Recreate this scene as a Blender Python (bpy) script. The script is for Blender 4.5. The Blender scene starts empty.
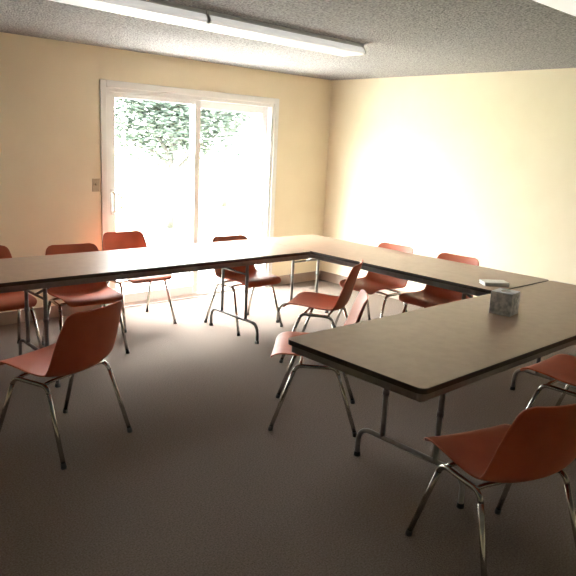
import bpy, bmesh, math, random
from mathutils import Vector, Matrix
random.seed(7)
S = bpy.context.scene
C = S.collection
PI = math.pi

# ------------------------------------------------------------------ camera
F_PX, YAW, PITCH, ROLL, CAM_H = 646.54, 0.7457, 0.2189, 0.0493, 1.6257
fw = Vector((math.sin(YAW)*math.cos(PITCH), math.cos(YAW)*math.cos(PITCH), -math.sin(PITCH)))
r0 = Vector((math.cos(YAW), -math.sin(YAW), 0)); u0 = r0.cross(fw)
rr = math.cos(ROLL)*r0 + math.sin(ROLL)*u0; uu = -math.sin(ROLL)*r0 + math.cos(ROLL)*u0
cam_d = bpy.data.cameras.new('camera'); cam_d.sensor_width = 36; cam_d.lens = F_PX/576*36
cam_d.clip_start = .02; cam_d.clip_end = 400
cam = bpy.data.objects.new('camera', cam_d); C.objects.link(cam)
M3 = Matrix((rr, uu, -fw)).transposed()
cam.matrix_world = Matrix.Translation((0, 0, CAM_H)) @ M3.to_4x4()
S.camera = cam

# ------------------------------------------------------------------ world, sun, exposure
W = bpy.data.worlds.new('sky'); S.world = W; W.use_nodes = True
nt = W.node_tree; nt.nodes.clear()
wo = nt.nodes.new('ShaderNodeOutputWorld'); bg = nt.nodes.new('ShaderNodeBackground')
tc = nt.nodes.new('ShaderNodeTexCoord'); sx = nt.nodes.new('ShaderNodeSeparateXYZ'); rp = nt.nodes.new('ShaderNodeValToRGB')
rp.color_ramp.elements[0].position = .0; rp.color_ramp.elements[0].color = (.40, .39, .37, 1)
rp.color_ramp.elements[1].position = .9; rp.color_ramp.elements[1].color = (1, 1, 1, 1)
nt.links.new(tc.outputs['Generated'], sx.inputs[0]); nt.links.new(sx.outputs['Z'], rp.inputs[0])
nt.links.new(rp.outputs[0], bg.inputs[0]); nt.links.new(bg.outputs[0], wo.inputs[0])
bg.inputs[1].default_value = 17

sd = bpy.data.lights.new('sun', 'SUN'); sd.energy = 4.2; sd.angle = math.radians(34); sd.color = (1, .96, .88)
sun = bpy.data.objects.new('sun', sd); C.objects.link(sun)
sdir = Vector((.76, -.36, -.80)).normalized()            # direction the light travels
sun.rotation_euler = sdir.to_track_quat('-Z', 'Y').to_euler()

vs = S.view_settings
vs.view_transform = 'Standard'; vs.look = 'None'; vs.gamma = 1; vs.use_curve_mapping = False
vs.exposure = 2.3
S.cycles.max_bounces = 12; S.cycles.diffuse_bounces = 8; S.cycles.sample_clamp_indirect = 0

# ------------------------------------------------------------------ materials
def new_mat(name, col, rough=.6, metal=0, spec=.5, coat=0):
    m = bpy.data.materials.new(name); m.use_nodes = True
    b = m.node_tree.nodes['Principled BSDF']
    b.inputs['Base Color'].default_value = (*col, 1); b.inputs['Roughness'].default_value = rough
    b.inputs['Metallic'].default_value = metal; b.inputs['Specular IOR Level'].default_value = spec
    if coat: b.inputs['Coat Weight'].default_value = coat; b.inputs['Coat Roughness'].default_value = .15
    return m
def noisy(m, c1, c2, scale=40, detail=4, bump=0, bdist=.002, bscale=None, lo=.35, hi=.65):
    n = m.node_tree.nodes; l = m.node_tree.links; b = n['Principled BSDF']
    t = n.new('ShaderNodeTexCoord')
    no = n.new('ShaderNodeTexNoise'); no.inputs['Scale'].default_value = scale; no.inputs['Detail'].default_value = detail
    l.new(t.outputs['Object'], no.inputs['Vector'])
    r = n.new('ShaderNodeValToRGB'); r.color_ramp.elements[0].position = lo; r.color_ramp.elements[1].position = hi
    r.color_ramp.elements[0].color = (*c1, 1); r.color_ramp.elements[1].color = (*c2, 1)
    l.new(no.outputs['Fac'], r.inputs[0]); l.new(r.outputs[0], b.inputs['Base Color'])
    if bump:
        n2 = n.new('ShaderNodeTexNoise'); n2.inputs['Scale'].default_value = bscale or scale; n2.inputs['Detail'].default_value = 3
        l.new(t.outputs['Object'], n2.inputs['Vector'])
        bp = n.new('ShaderNodeBump'); bp.inputs['Strength'].default_value = bump; bp.inputs['Distance'].default_value = bdist
        l.new(n2.outputs['Fac'], bp.inputs['Height']); l.new(bp.outputs[0], b.inputs['Normal'])
    return m
M = {}
M['wall'] = noisy(new_mat('cream paint', (.8, .68, .48), .75, spec=.3), (.845, .745, .565), (.87, .775, .595), 3, 3, .15, .001, 220)
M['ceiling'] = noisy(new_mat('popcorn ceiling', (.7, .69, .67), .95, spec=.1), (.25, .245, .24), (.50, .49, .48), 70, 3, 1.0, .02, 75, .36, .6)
M['carpet'] = noisy(new_mat('grey brown carpet', (.2, .17, .16), 1, spec=.1), (.130, .101, .084), (.212, .168, .143), 130, 5, .8, .006, 160)
M['base'] = noisy(new_mat('taupe vinyl base', (.3, .22, .18), .5), (.30, .22, .18), (.34, .25, .20), 8)
M['white'] = noisy(new_mat('white painted trim', (.84, .84, .83), .4), (.82, .82, .81), (.86, .86, .86), 6)
M['shell'] = noisy(new_mat('orange moulded plastic', (.45, .085, .04), .5, spec=.28), (.46, .11, .055), (.51, .125, .063), 9, 4, .12, .0006, 500)
M['chrome'] = noisy(new_mat('chromed steel tube', (.62, .61, .58), .22, 1), (.40, .39, .365), (.50, .49, .46), 25)
M['cap'] = noisy(new_mat('dark rubber', (.03, .03, .03), .6), (.025, .025, .025), (.04, .038, .035), 60)
M['laminate'] = noisy(new_mat('tan laminate', (.4, .32, .22), .36, spec=.55), (.295, .195, .137), (.335, .225, .16), 18, 6, .04, .0005, 300)
M['edge'] = noisy(new_mat('dark edge band', (.03, .025, .02), .45), (.03, .025, .02), (.045, .037, .03), 40)
M['steel'] = noisy(new_mat('grey brown enamelled steel', (.14, .13, .115), .45, 0), (.22, .21, .197), (.26, .248, .235), 30)
M['metal_lens_end'] = noisy(new_mat('white enamelled metal', (.7, .7, .69), .4), (.66, .66, .65), (.74, .74, .73), 12)
M['lens'] = noisy(new_mat('white acrylic lens', (.93, .93, .92), .35, spec=.6), (.93, .93, .92), (.96, .96, .955), 30)
lb = M['lens'].node_tree.nodes['Principled BSDF']; lb.inputs['Emission Color'].default_value = (1, .99, .95, 1); lb.inputs['Emission Strength'].default_value = .1   # faint glow added so the lenses read evenly white, lamps treated as on
M['plate'] = noisy(new_mat('almond plastic', (.5, .42, .3), .4), (.46, .385, .28), (.52, .44, .32), 30)
M['paper'] = noisy(new_mat('white paper', (.78, .78, .76), .7), (.74, .74, .72), (.82, .82, .8), 30)
M['tissue_card'] = noisy(new_mat('grey marbled card', (.3, .33, .38), .5), (.34, .40, .50), (.70, .74, .80), 34, 5, 0, lo=.38, hi=.62)
M['slot'] = noisy(new_mat('translucent film', (.25, .27, .3), .2), (.20, .22, .25), (.3, .32, .35), 40)
M['patio'] = noisy(new_mat('pale concrete', (.6, .59, .56), .9), (.32, .31, .30), (.40, .39, .38), 4, 6)
M['lawn'] = noisy(new_mat('dry pale grass', (.4, .45, .25), 1), (.20, .23, .13), (.27, .29, .18), 6, 6)
M['bark'] = noisy(new_mat('grey bark', (.2, .17, .14), .9), (.04, .038, .034), (.07, .066, .06), 14, 6, .6, .02)
M['leaf'] = noisy(new_mat('grey green leaves', (.12, .2, .09), .5), (.024, .038, .030), (.045, .065, .052), 3, 3)
M['fence'] = noisy(new_mat('pale fence boards', (.7, .68, .62), .8), (.66, .64, .58), (.75, .73, .68), 5, 6)
g = bpy.data.materials.new('clear pane'); g.use_nodes = True; n = g.node_tree.nodes; n.clear(); l = g.node_tree.links
o_ = n.new('ShaderNodeOutputMaterial'); mx = n.new('ShaderNodeMixShader'); tr = n.new('ShaderNodeBsdfTransparent'); gl = n.new('ShaderNodeBsdfGlossy'); fr = n.new('ShaderNodeFresnel')
gl.inputs['Roughness'].default_value = .02; tr.inputs[0].default_value = (.96, .98, .97, 1); ge = n.new('ShaderNodeNewGeometry'); m1 = n.new('ShaderNodeMath'); m2 = n.new('ShaderNodeMath')      # same reflectance on both faces of the pane
m1.operation = 'MULTIPLY_ADD'; m1.inputs[1].default_value = -2; m1.inputs[2].default_value = 1; l.new(ge.outputs['Backfacing'], m1.inputs[0])
m2.operation = 'POWER'; m2.inputs[0].default_value = 1.45; l.new(m1.outputs[0], m2.inputs[1]); l.new(m2.outputs[0], fr.inputs[0])
l.new(fr.outputs[0], mx.inputs[0]); l.new(tr.outputs[0], mx.inputs[1]); l.new(gl.outputs[0], mx.inputs[2]); l.new(mx.outputs[0], o_.inputs[0])
M['glass'] = g

# ------------------------------------------------------------------ helpers
def obj(name, bm, mat, parent=None, smooth=False, loc=None):
    me = bpy.data.meshes.new(name)
    bmesh.ops.recalc_face_normals(bm, faces=bm.faces[:])
    bm.to_mesh(me); bm.free(); me.materials.append(mat)
    if smooth:
        for p in me.polygons: p.use_smooth = True
    o = bpy.data.objects.new(name, me); C.objects.link(o)
    if parent: o.parent = parent
    if loc: o.location = loc
    return o
def tag(o, label, cat, group=None):
    o['label'] = label; o['category'] = cat
    if group: o['group'] = group
    return o
def thing(name, label, cat, loc=(0, 0, 0), rz=0, group=None):
    o = bpy.data.objects.new(name, None); C.objects.link(o); o.empty_display_size = .1
    o.location = loc; o.rotation_euler = (0, 0, rz)
    return tag(o, label, cat, group)
def box(bm, x0, x1, y0, y1, z0, z1, bev=0, seg=2):
    b2 = bmesh.new(); bmesh.ops.create_cube(b2, size=1)
    for v in b2.verts:
        v.co = Vector(((x0+x1)/2+v.co.x*(x1-x0), (y0+y1)/2+v.co.y*(y1-y0), (z0+z1)/2+v.co.z*(z1-z0)))
    if bev: bmesh.ops.bevel(b2, geom=b2.edges[:], offset=bev, segments=seg, affect='EDGES', profile=.5)
    me = bpy.data.meshes.new('tmp'); b2.to_mesh(me); b2.free(); bm.from_mesh(me); bpy.data.meshes.remove(me)
    return bm
def fillet(pts, radii, n=6):
    out = [Vector(pts[0])]
    for i in range(1, len(pts)-1):
        p = Vector(pts[i]); a = (Vector(pts[i-1])-p); b = (Vector(pts[i+1])-p)
        r = radii if not isinstance(radii, (list, tuple)) else radii[i-1]
        ang = a.angle(b); d = min(r/math.tan(ang/2), a.length*.49 if i > 1 else a.length*.95, b.length*.49 if i < len(pts)-2 else b.length*.95)
        p0 = p+a.normalized()*d; p1 = p+b.normalized()*d
        for k in range(n+1):
            t = k/n; out.append((1-t)**2*p0+2*t*(1-t)*p+t*t*p1)
    out.append(Vector(pts[-1])); return out
def tube(bm, pts, r, seg=12, caps=True):
    pts = [Vector(p) for p in pts]; rings = []
    t = (pts[1]-pts[0]).normalized()
    nrm = t.cross(Vector((0, 0, 1)) if abs(t.z) < .9 else Vector((1, 0, 0))).normalized()
    for i, p in enumerate(pts):
        if 0 < i < len(pts)-1: t = ((pts[i+1]-p).normalized()+(p-pts[i-1]).normalized()).normalized()
        elif i: t = (p-pts[i-1]).normalized()
        nrm = (nrm-t*nrm.dot(t)).normalized(); bn = t.cross(nrm)
        rad = r[i] if isinstance(r, (list, tuple)) else r
        rings.append([bm.verts.new(p+rad*(math.cos(2*PI*k/seg)*nrm+math.sin(2*PI*k/seg)*bn)) for k in range(seg)])
    for a, b in zip(rings, rings[1:]):
        for k in range(seg): bm.faces.new((a[k], a[(k+1) % seg], b[(k+1) % seg], b[k]))
    if caps: bm.faces.new(rings[0]); bm.faces.new(list(reversed(rings[-1])))
    return bm
def prism(bm, outline, z0, z1):
    lo = [bm.verts.new((x, y, z0)) for x, y in outline]; hi = [bm.verts.new((x, y, z1)) for x, y in outline]
    bm.faces.new(list(reversed(lo))); bm.faces.new(hi); k = len(lo)
    for i in range(k): bm.faces.new((lo[i], lo[(i+1) % k], hi[(i+1) % k], hi[i]))
    return bm
def rrect(x0, x1, y0, y1, r, n=7):
    o = []
    for cx, cy, a0 in ((x1-r, y1-r, 0), (x0+r, y1-r, 90), (x0+r, y0+r, 180), (x1-r, y0+r, 270)):
        for k in range(n+1):
            a = math.radians(a0+90*k/n); o.append((cx+r*math.cos(a), cy+r*math.sin(a)))
    return o
def struct(name, bm, mat, parent=None):
    o = obj(name, bm, mat, parent)
    if not parent: o['kind'] = 'structure'
    return o
def copy_tree(o, parent=None):
    c = o.copy(); C.objects.link(c); c.parent = parent
    for ch in [k for k in bpy.data.objects if k.parent == o]: copy_tree(ch, c)
    return c

# ------------------------------------------------------------------ room shell
X0, X1, Y0, Y1, H = -1.9, 5.658, -2.2, 5.542, 2.375
DX0, DX1, DZ = 2.74, 4.841, 2.103           # outer casing of the patio door
CW = .06                                    # casing width
T = .14
struct('floor', box(bmesh.new(), X0-T, X1+T, Y0-T, Y1+.02, -.1, 0), M['carpet'])
struct('ceiling', box(bmesh.new(), X0-T, X1+T, Y0-T, Y1+T, H, H+.12), M['ceiling'])
b = bmesh.new(); ox0, ox1, oz = DX0+CW, DX1-CW, DZ-CW
box(b, X0-T, ox0, Y1, Y1+T, 0, H); box(b, ox1, X1+T, Y1, Y1+T, 0, H); box(b, ox0, ox1, Y1, Y1+T, oz, H)
struct('wall_back', b, M['wall'])
struct('wall_right', box(bmesh.new(), X1, X1+T, Y0-T, Y1, 0, H), M['wall'])
struct('wall_left', box(bmesh.new(), X0-T, X0, Y0-T, Y1, 0, H), M['wall'])
struct('wall_front', box(bmesh.new(), X0, X1, Y0-T, Y0, 0, H), M['wall'])
BH = .11
def baseb(name, *boxes):
    b = bmesh.new()
    for q in boxes: box(b, *q, .002, 1)
    struct(name, b, M['base'])
baseb('baseboard_back', (X0, DX0, Y1-.012, Y1, 0, BH), (DX1, X1, Y1-.012, Y1, 0, BH))
baseb('baseboard_right', (X1-.012, X1, Y0, Y1-.012, 0, BH))
baseb('baseboard_left', (X0, X0+.012, Y0, Y1-.012, 0, BH))
baseb('baseboard_front', (X0+.012, X1-.012, Y0, Y0+.012, 0, BH))

# ------------------------------------------------------------------ sliding patio door
door = bpy.data.objects.new('door_1', None); C.objects.link(door); door['kind'] = 'structure'
b = bmesh.new()
box(b, DX0, ox0, Y1-.016, Y1, 0, DZ, .004); box(b, ox1, DX1, Y1-.016, Y1, 0, DZ, .004); box(b, ox0, ox1, Y1-.016, Y1, oz, DZ, .004)
obj('casing', b, M['white'], door)
FR = .035
b = bmesh.new()
box(b, ox0, ox0+FR, Y1+.0, Y1+T, 0, oz); box(b, ox1-FR, ox1, Y1, Y1+T, 0, oz); box(b, ox0+FR, ox1-FR, Y1, Y1+T, oz-FR, oz)
obj('door_frame', b, M['white'], door)
b = bmesh.new(); box(b, ox0+FR, ox1-FR, Y1+.022, Y1+T, 0, .025); box(b, ox0+FR, ox1-FR, Y1+.048, Y1+.052, .025, .034)
obj('sill_track', b, M['white'], door)
mid = (ox0+ox1)/2 + .0
def panel(name, x0, x1, y0, st, top, bot=.09):
    b = bmesh.new(); z0, z1 = .035, oz-FR; y1 = y0+.032
    box(b, x0, x0+st, y0, y1, z0, z1, .003); box(b, x1-st, x1, y0, y1, z0, z1, .003)
    box(b, x0+st, x1-st, y0, y1, z1-top, z1, .003); box(b, x0+st, x1-st, y0, y1, z0, z0+bot, .003)
    p = obj(name, b, M['white'], door)
    obj('glass_pane', box(bmesh.new(), x0+st, x1-st, y0+.013, y0+.019, z0+bot, z1-top), M['glass'], p)
    return p
sp = panel('sliding_panel', ox0+FR, mid+.05, Y1+.03, .065, .045)
fp = panel('fixed_panel', mid-.03, ox1-FR, Y1+.075, .065, .075)
b = bmesh.new(); hx = ox0+FR+.03
tube(b, fillet([(hx, Y1+.03, .93), (hx, Y1-.015, .93), (hx+.0, Y1-.02, 1.11), (hx, Y1+.03, 1.11)], .02), .008)
tube(b, fillet([(hx+.0, Y1-.012, .935), (hx+.075, Y1-.016, .955), (hx+.075, Y1-.016, 1.085), (hx, Y1-.012, 1.105)], .05), .009)
hd = obj('door_handle', b, M['metal_lens_end'], sp, True)
obj('handle_plate', box(bmesh.new(), hx-.016, hx+.016, Y1+.022, Y1+.030, .90, 1.14, .003), M['metal_lens_end'], sp)

# ------------------------------------------------------------------ light switch
sw = thing('light_switch', 'almond plastic light switch plate on the cream wall left of the patio door', 'light switch', (2.69, Y1, 1.18))
obj('switch_plate', box(bmesh.new(), -.036, .036, -.006, 0, -.058, .058, .002), M['plate'], sw)
b = bmesh.new(); box(b, -.006, .006, -.018, -.005, -.004, .016, .002); obj('toggle', b, M['plate'], sw)

# ------------------------------------------------------------------ tables
TH = .74
def table(name, label, cx, cy, rz, L, Wd, set_a, set_b, z=0, ly=0, rc=.035):
    """long axis local x; set_a / set_b = local x of the two leg sets"""
    t = thing(name, label, 'table', (cx, cy, 0), rz, None)
    zt = TH+z-.0; hl, hw = L/2, Wd/2
    b = bmesh.new(); prism(b, rrect(-hl+.0025, hl-.0025, -hw+.0025, hw-.0025, rc-.0025), zt-.016, zt)
    top = obj('tabletop', b, M['laminate'], t)
    b = bmesh.new()
    out = rrect(-hl, hl, -hw, hw, rc); inn = rrect(-hl+.0025, hl-.0025, -hw+.0025, hw-.0025, rc-.0025)
    zz = (zt-.024, zt-.001)
    vo = [[b.verts.new((x, y, q)) for x, y in out] for q in zz]; vi = [[b.verts.new((x, y, q)) for x, y in inn] for q in zz]
    k = len(out)
    for i in range(k):
        j = (i+1) % k
        b.faces.new((vo[0][i], vo[0][j], vo[1][j], vo[1][i])); b.faces.new((vi[0][i], vi[1][i], vi[1][j], vi[0][j]))
        b.faces.new((vo[1][i], vo[1][j], vi[1][j], vi[1][i])); b.faces.new((vo[0][i], vi[0][i], vi[0][j], vo[0][j]))
    obj('edge_band', b, M['edge'], top)
    # steel apron below the top, set in from the edge
    b = bmesh.new(); i0 = .022; a0, a1 = zt-.066, zt-.016
    box(b, -hl+i0, hl-i0, -hw+i0, -hw+i0+.02, a0, a1, .003); box(b, -hl+i0, hl-i0, hw-i0-.02, hw-i0, a0, a1, .003)
    box(b, -hl+i0, -hl+i0+.02, -hw+i0+.02, hw-i0-.02, a0, a1, .003); box(b, hl-i0-.02, hl-i0, -hw+i0+.02, hw-i0-.02, a0, a1, .003)
    obj('apron', b, M['steel'], t)
    R = .0135
    for sxx, dirn in ((set_a, 1), (set_b, -1)):
        b = bmesh.new()
        tube(b, [(sxx, -hw+.045, zt-.05), (sxx, hw-.045, zt-.05)], .011); 
        obj('pivot_bar', b, M['steel'], t, True)
        for s in (-1, 1):
            b = bmesh.new(); tube(b, [(sxx, ly+s*.165, .165), (sxx, ly+s*.165, zt-.05)], R)
            tube(b, [(sxx, ly+s*.165, .40), (sxx, ly+s*.165, .43)], R+.0035)
            obj('leg', b, M['steel'], t, True)
        b = bmesh.new()
        tube(b, fillet([(sxx, ly-.325, .012), (sxx, ly-.325, .165), (sxx, ly+.325, .165), (sxx, ly+.325, .012)], .085, 8), R)
        fb = obj('foot_bar', b, M['steel'], t, True)
        for s in (-1, 1):
            b = bmesh.new(); tube(b, [(sxx, ly+s*.325, 0), (sxx, ly+s*.325, .022)], [.019, .016]); obj('foot_cap', b, M['cap'], fb, True)
        b = bmesh.new()
        tube(b, [(sxx, ly-.165, zt-.19), (sxx, ly+.165, zt-.19)], .008)
        tube(b, [(sxx, ly, zt-.19), (sxx+dirn*.36, ly, zt-.03)], .009)
        obj('brace', b, M['steel'], t, True)
    return t
GR = None
table('folding_table', 'long tan folding table in front of the patio door, cut by the left edge', (1.0+3.834)/2, 4.256, 0, 2.834, .77, 1.62-2.417, 3.31-2.417, .004)
table('folding_table', 'tan folding table running along the right wall, carrying the small stack of papers', 4.214, (2.132+4.641)/2, PI/2, 2.509, .757, 2.50-3.3865, 4.33-3.3865, .004)
table('folding_table', 'nearest tan folding table, carrying the marbled tissue box', (1.965+4.6)/2, 1.735, 0, 2.635, .787, 2.50-3.2825, 4.15-3.2825, 0, .03)

# ------------------------------------------------------------------ chairs
def make_chair():
    t = thing('stacking_chair', '', 'chair', (0, 0, 0), 0, 'orange shell stacking chairs around the tables')
    # shell: profile from the front lip, across the seat, up the backrest
    prof = [(.262, .412), (.245, .434), (.20, .446), (.10, .441), (0, .427), (-.08, .416), (-.140, .418), (-.180, .448), (-.200, .50), (-.218, .57), (-.242, .66), (-.263, .73), (-.278, .778)]
    wid = [.208, .214, .222, .230, .236, .238, .236, .234, .233, .228, .218, .204, .190]
    lift = [.004, .006, .010, .014, .020, .030, .042, .050, .046, .040, .034, .030, .028]
    NV, NU = 44, 20
    P3 = [Vector((p[0], p[1], 0)) for p in prof]
    def cr(seq, t):
        i = min(int(t), len(seq)-2); f = t-i
        p0 = seq[max(i-1, 0)]; p1 = seq[i]; p2 = seq[i+1]; p3 = seq[min(i+2, len(seq)-1)]
        return .5*((2*p1)+(p2-p0)*f+(2*p0-5*p1+4*p2-p3)*f*f+(3*p1-p0-3*p2+p3)*f**3)
    ts = [(len(prof)-1)*i/NV for i in range(NV+1)]
    cen = [cr(P3, q) for q in ts]; ws = [cr(wid, q) for q in ts]; ls = [cr(lift, q) for q in ts]
    cum = [0]
    for i in range(NV): cum.append(cum[-1]+(cen[i+1]-cen[i]).length)
    tot = cum[-1]
    b = bmesh.new(); grid = []
    for i in range(NV+1):
        a = cen[max(i-1, 0)]; c = cen[min(i+1, NV)]; tg = (c-a).normalized(); nr = Vector((tg.y, -tg.x, 0))   # tg goes backwards
        nr = Vector((-nr.x, -nr.y, 0)) if nr.y < 0 and tg.x < -.5 else nr
        w = ws[i]
        for d, R in ((cum[i], .045), (tot-cum[i], .045)):
            if d < R: w -= R-math.sqrt(max(R*R-(R-d)**2, 0))
        row = []
        for j in range(NU+1):
            u = -1+2*j/NU; k = ls[i]*abs(u)**2.4*(w/ws[i])**2
            # a small rolled flange at the very edge
            p = cen[i]+nr*k
            row.append(b.verts.new((u*w, p.x, p.y)))
        grid.append(row)
    for i in range(NV):
        for j in range(NU): b.faces.new((grid[i][j], grid[i][j+1], grid[i+1][j+1], grid[i+1][j]))
    sh = obj('seat_shell', b, M['shell'], t, True)
    so = sh.modifiers.new('thick', 'SOLIDIFY'); so.thickness = .008; so.offset = -1
    bv = sh.modifiers.new('soft', 'BEVEL'); bv.width = .0025; bv.segments = 2; bv.limit_method = 'ANGLE'; bv.angle_limit = math.radians(50)
    # side frames of bent tube, top rail short, legs raked fore and aft
    R = .0115; zr = .392
    for s in (-1, 1):
        X = s*.215; XF = s*.247
        path = fillet([(XF, .245, .012), (X, .115, zr), (X, -.115, zr), (XF, -.245, .012)], .055, 8)
        n1 = 1; n2 = len(path)-2
        f_ = path[1]; r_ = path[-2]
        b = bmesh.new(); tube(b, path[1:-1], R); obj('side_rail', b, M['chrome'], t, True)
        for foot, knee in ((path[0], f_), (path[-1], r_)):
            b = bmesh.new(); tube(b, [foot, foot.lerp(knee, .5), knee], R)
            lg = obj('leg', b, M['chrome'], t, True)
            b = bmesh.new(); d = (knee-foot).normalized()
            tube(b, [(foot.x, foot.y, 0), (foot.x, foot.y, .008), foot+d*.016], [.0145, .0145, .0130]); obj('foot_cap', b, M['cap'], lg, True)
    for yy in (.09, -.09):
        b = bmesh.new()
        tube(b, fillet([(-.215, yy, zr+.002), (-.17, yy, zr+.008), (.17, yy, zr+.008), (.215, yy, zr+.002)], .02), .009)
        obj('cross_bar', b, M['chrome'], t, True)
    return t
chair0 = make_chair()
chairs = [
 (1.345, 3.195, (-.36, .93), 'orange shell chair in the left foreground, turned away with its back to the camera'),
 (1.50, 4.72, (0, -1), 'orange shell chair behind the long table, cut by the left edge of the photo'),
 (2.10, 4.56, (-.1, -1), 'orange shell chair behind the long table, just left of the patio door'),
 (2.82, 5.04, (0, -1), 'orange shell chair standing back against the left side of the patio door'),
 (3.57, 4.44, (0, -1), 'orange shell chair tucked under the long table before the middle of the patio door'),
 (4.41, 3.62, (-1, .0), 'orange shell chair under the table along the right wall, farther of the two'),
 (4.44, 2.98, (-1, .0), 'orange shell chair under the table along the right wall, nearer of the two'),
 (3.50, 3.38, (-.52, .85), 'orange shell chair in the inner corner of the tables, seen side on'),
 (2.67, 2.60, (-.69, .72), 'orange shell chair half hidden behind the left end of the nearest table'),
 (2.285, 1.145, (.31, .95), 'orange shell chair in the right foreground, largest of all, cut by the frame'),
 (3.58, 1.41, (0, 1), 'orange shell chair at the right edge, behind the largest foreground chair'),
]
for i, (x, y, f, lab) in enumerate(chairs):
    c = chair0 if i == 0 else copy_tree(chair0)
    c.location = (x, y, 0); c.rotation_euler = (0, 0, math.atan2(-f[0], f[1])); c['label'] = lab

# ------------------------------------------------------------------ ceiling lights
def ceiling_light(x0, x1, yc, label, wd=.25, rz=0):
    t = thing('ceiling_light', label, 'ceiling light', ((x0+x1)/2, yc, H), rz, 'fluorescent ceiling lights')
    hl = (x1-x0)/2; hw = wd/2
    b = bmesh.new(); box(b, -hl+.012, hl-.012, -hw+.03, hw-.03, -.035, 0, .002)
    obj('housing', b, M['metal_lens_end'], t)
    # wraparound lens: flat bottom, small rounded shoulders, sides leaning in to the housing
    b = bmesh.new(); zb = -.076
    sec = [(-hw+.02, -.026), (-hw+.004, -.05), (-hw, zb+.014), (-hw+.004, zb+.005), (-hw+.014, zb), (hw-.014, zb), (hw-.004, zb+.005), (hw, zb+.014), (hw-.004, -.05), (hw-.02, -.026)]
    ra = [b.verts.new((-hl+.012, y, z)) for y, z in sec]; rb = [b.verts.new((hl-.012, y, z)) for y, z in sec]; k = len(sec)
    for q in range(k): b.faces.new((ra[q], rb[q], rb[(q+1) % k], ra[(q+1) % k]))
    b.faces.new(ra); b.faces.new(rb)
    obj('lens', b, M['lens'], t)
    for s in (-1, 1):
        b = bmesh.new(); xe = s*hl
        sc2 = [(-hw+.018, 0)]+[(y*1.012, z*1.02) for y, z in sec]+[(hw-.018, 0)]; k = len(sc2)
        v1 = [b.verts.new((xe-s*.012, y, z)) for y, z in sc2]; v2 = [b.verts.new((xe, y, z)) for y, z in sc2]
        for q in range(k): b.faces.new((v1[q], v2[q], v2[(q+1) % k], v1[(q+1) % k]))
        b.faces.new(v1); b.faces.new(v2)
        obj('end_cap', b, M['metal_lens_end'], t)
    return t
ceiling_light(2.36, 3.79, 3.488, 'white fluorescent ceiling light nearer the corner, farther of the joined pair', .24, math.radians(1.2))
ceiling_light(.925, 2.355, 3.458, 'white fluorescent ceiling light cut by the top edge at left, nearer of the joined pair', .24, math.radians(1.2))
ceiling_light(2.3, 3.73, 1.47, 'white fluorescent ceiling light just showing in the top right corner of the photo', .24)

# ------------------------------------------------------------------ things on the tables
tb = thing('tissue_box', 'grey blue marbled cube tissue box on the nearest table', 'tissue box', (3.352, 1.803, TH), math.radians(8))
obj('carton', box(bmesh.new(), -.062, .062, -.062, .062, 0, .13, .003), M['tissue_card'], tb)
b = bmesh.new(); prism(b, [(.036*math.cos(2*PI*k/24), .024*math.sin(2*PI*k/24)) for k in range(24)], .1302, .1312); obj('opening', b, M['slot'], tb)
ps = thing('paper_stack', 'small white stack of papers at the near end of the side table', 'papers', (4.03, 2.262, TH+.004), math.radians(-38))
for k in range(5):
    b = bmesh.new(); box(b, -.085+random.uniform(-.003, .003), .085, -.055, .055+random.uniform(-.003, .003), k*.005, k*.005+.0045); obj('paper', b, M['paper'], ps)

# ------------------------------------------------------------------ outside
o = struct('ground', box(bmesh.new(), -60, 80, Y1+T, 120, -.5, -.12), M['lawn'])
o = struct('patio', box(bmesh.new(), -3, 12, Y1+T, Y1+5, -.12, -.05), M['patio'])
def leaf_tree(x, y, h, label, crown, nleaf, rnd, trunk_r=.055, up=0):
    R_ = random.Random(rnd)
    t = thing('tree', label, 'tree', (x, y, -.12))
    b = bmesh.new(); tips = []
    tube(b, [(0, 0, 0), (.05, 0, .6), (.0, .05, 1.3), (.1, 0, 2.0), (.05, .1, h)], [trunk_r*1.3, trunk_r, trunk_r*.85, trunk_r*.7, .03])
    for k in range(14):
        a = 2*PI*k/14*2.4; z = 1.0+up+k*.12; ln = crown*(.55+.4*R_.random())
        p0 = Vector((0, 0, z)); p2 = Vector((math.cos(a)*ln, math.sin(a)*ln*.7, z+.5+.7*R_.random())); p1 = p0.lerp(p2, .5)+Vector((0, 0, .12))
        tube(b, [p0, p1, p2], [.045, .03, .008], 7); tips += [p1, p2, p0.lerp(p2, .75)]
    obj('trunk', b, M['bark'], t, True)
    b = bmesh.new()
    for k in range(nleaf):
        c = R_.choice(tips)+Vector((R_.gauss(0, .36), R_.gauss(0, .32), R_.gauss(.08, .27)))
        s = R_.uniform(.028, .052); q = Matrix.Rotation(R_.uniform(0, 2*PI), 3, 'Z') @ Matrix.Rotation(R_.uniform(-1.2, 1.2), 3, 'X')
        v = [b.verts.new(c+q @ Vector(w)) for w in ((-s*1.5, 0, 0), (-s*.3, -s*.6, s*.12), (s*1.5, 0, 0), (-s*.3, s*.6, s*.12))]
        b.faces.new((v[0], v[1], v[2])); b.faces.new((v[0], v[2], v[3]))
    obj('foliage', b, M['leaf'], t)
    return t
leaf_tree(6.9, 11.0, 3.4, 'leafy tree outside, seen through the left pane of the patio door', 1.75, 19000, 3)
leaf_tree(10.6, 14.2, 4.4, 'leafy tree outside, seen through the right pane of the patio door', 1.6, 14000, 5, .055, .75)
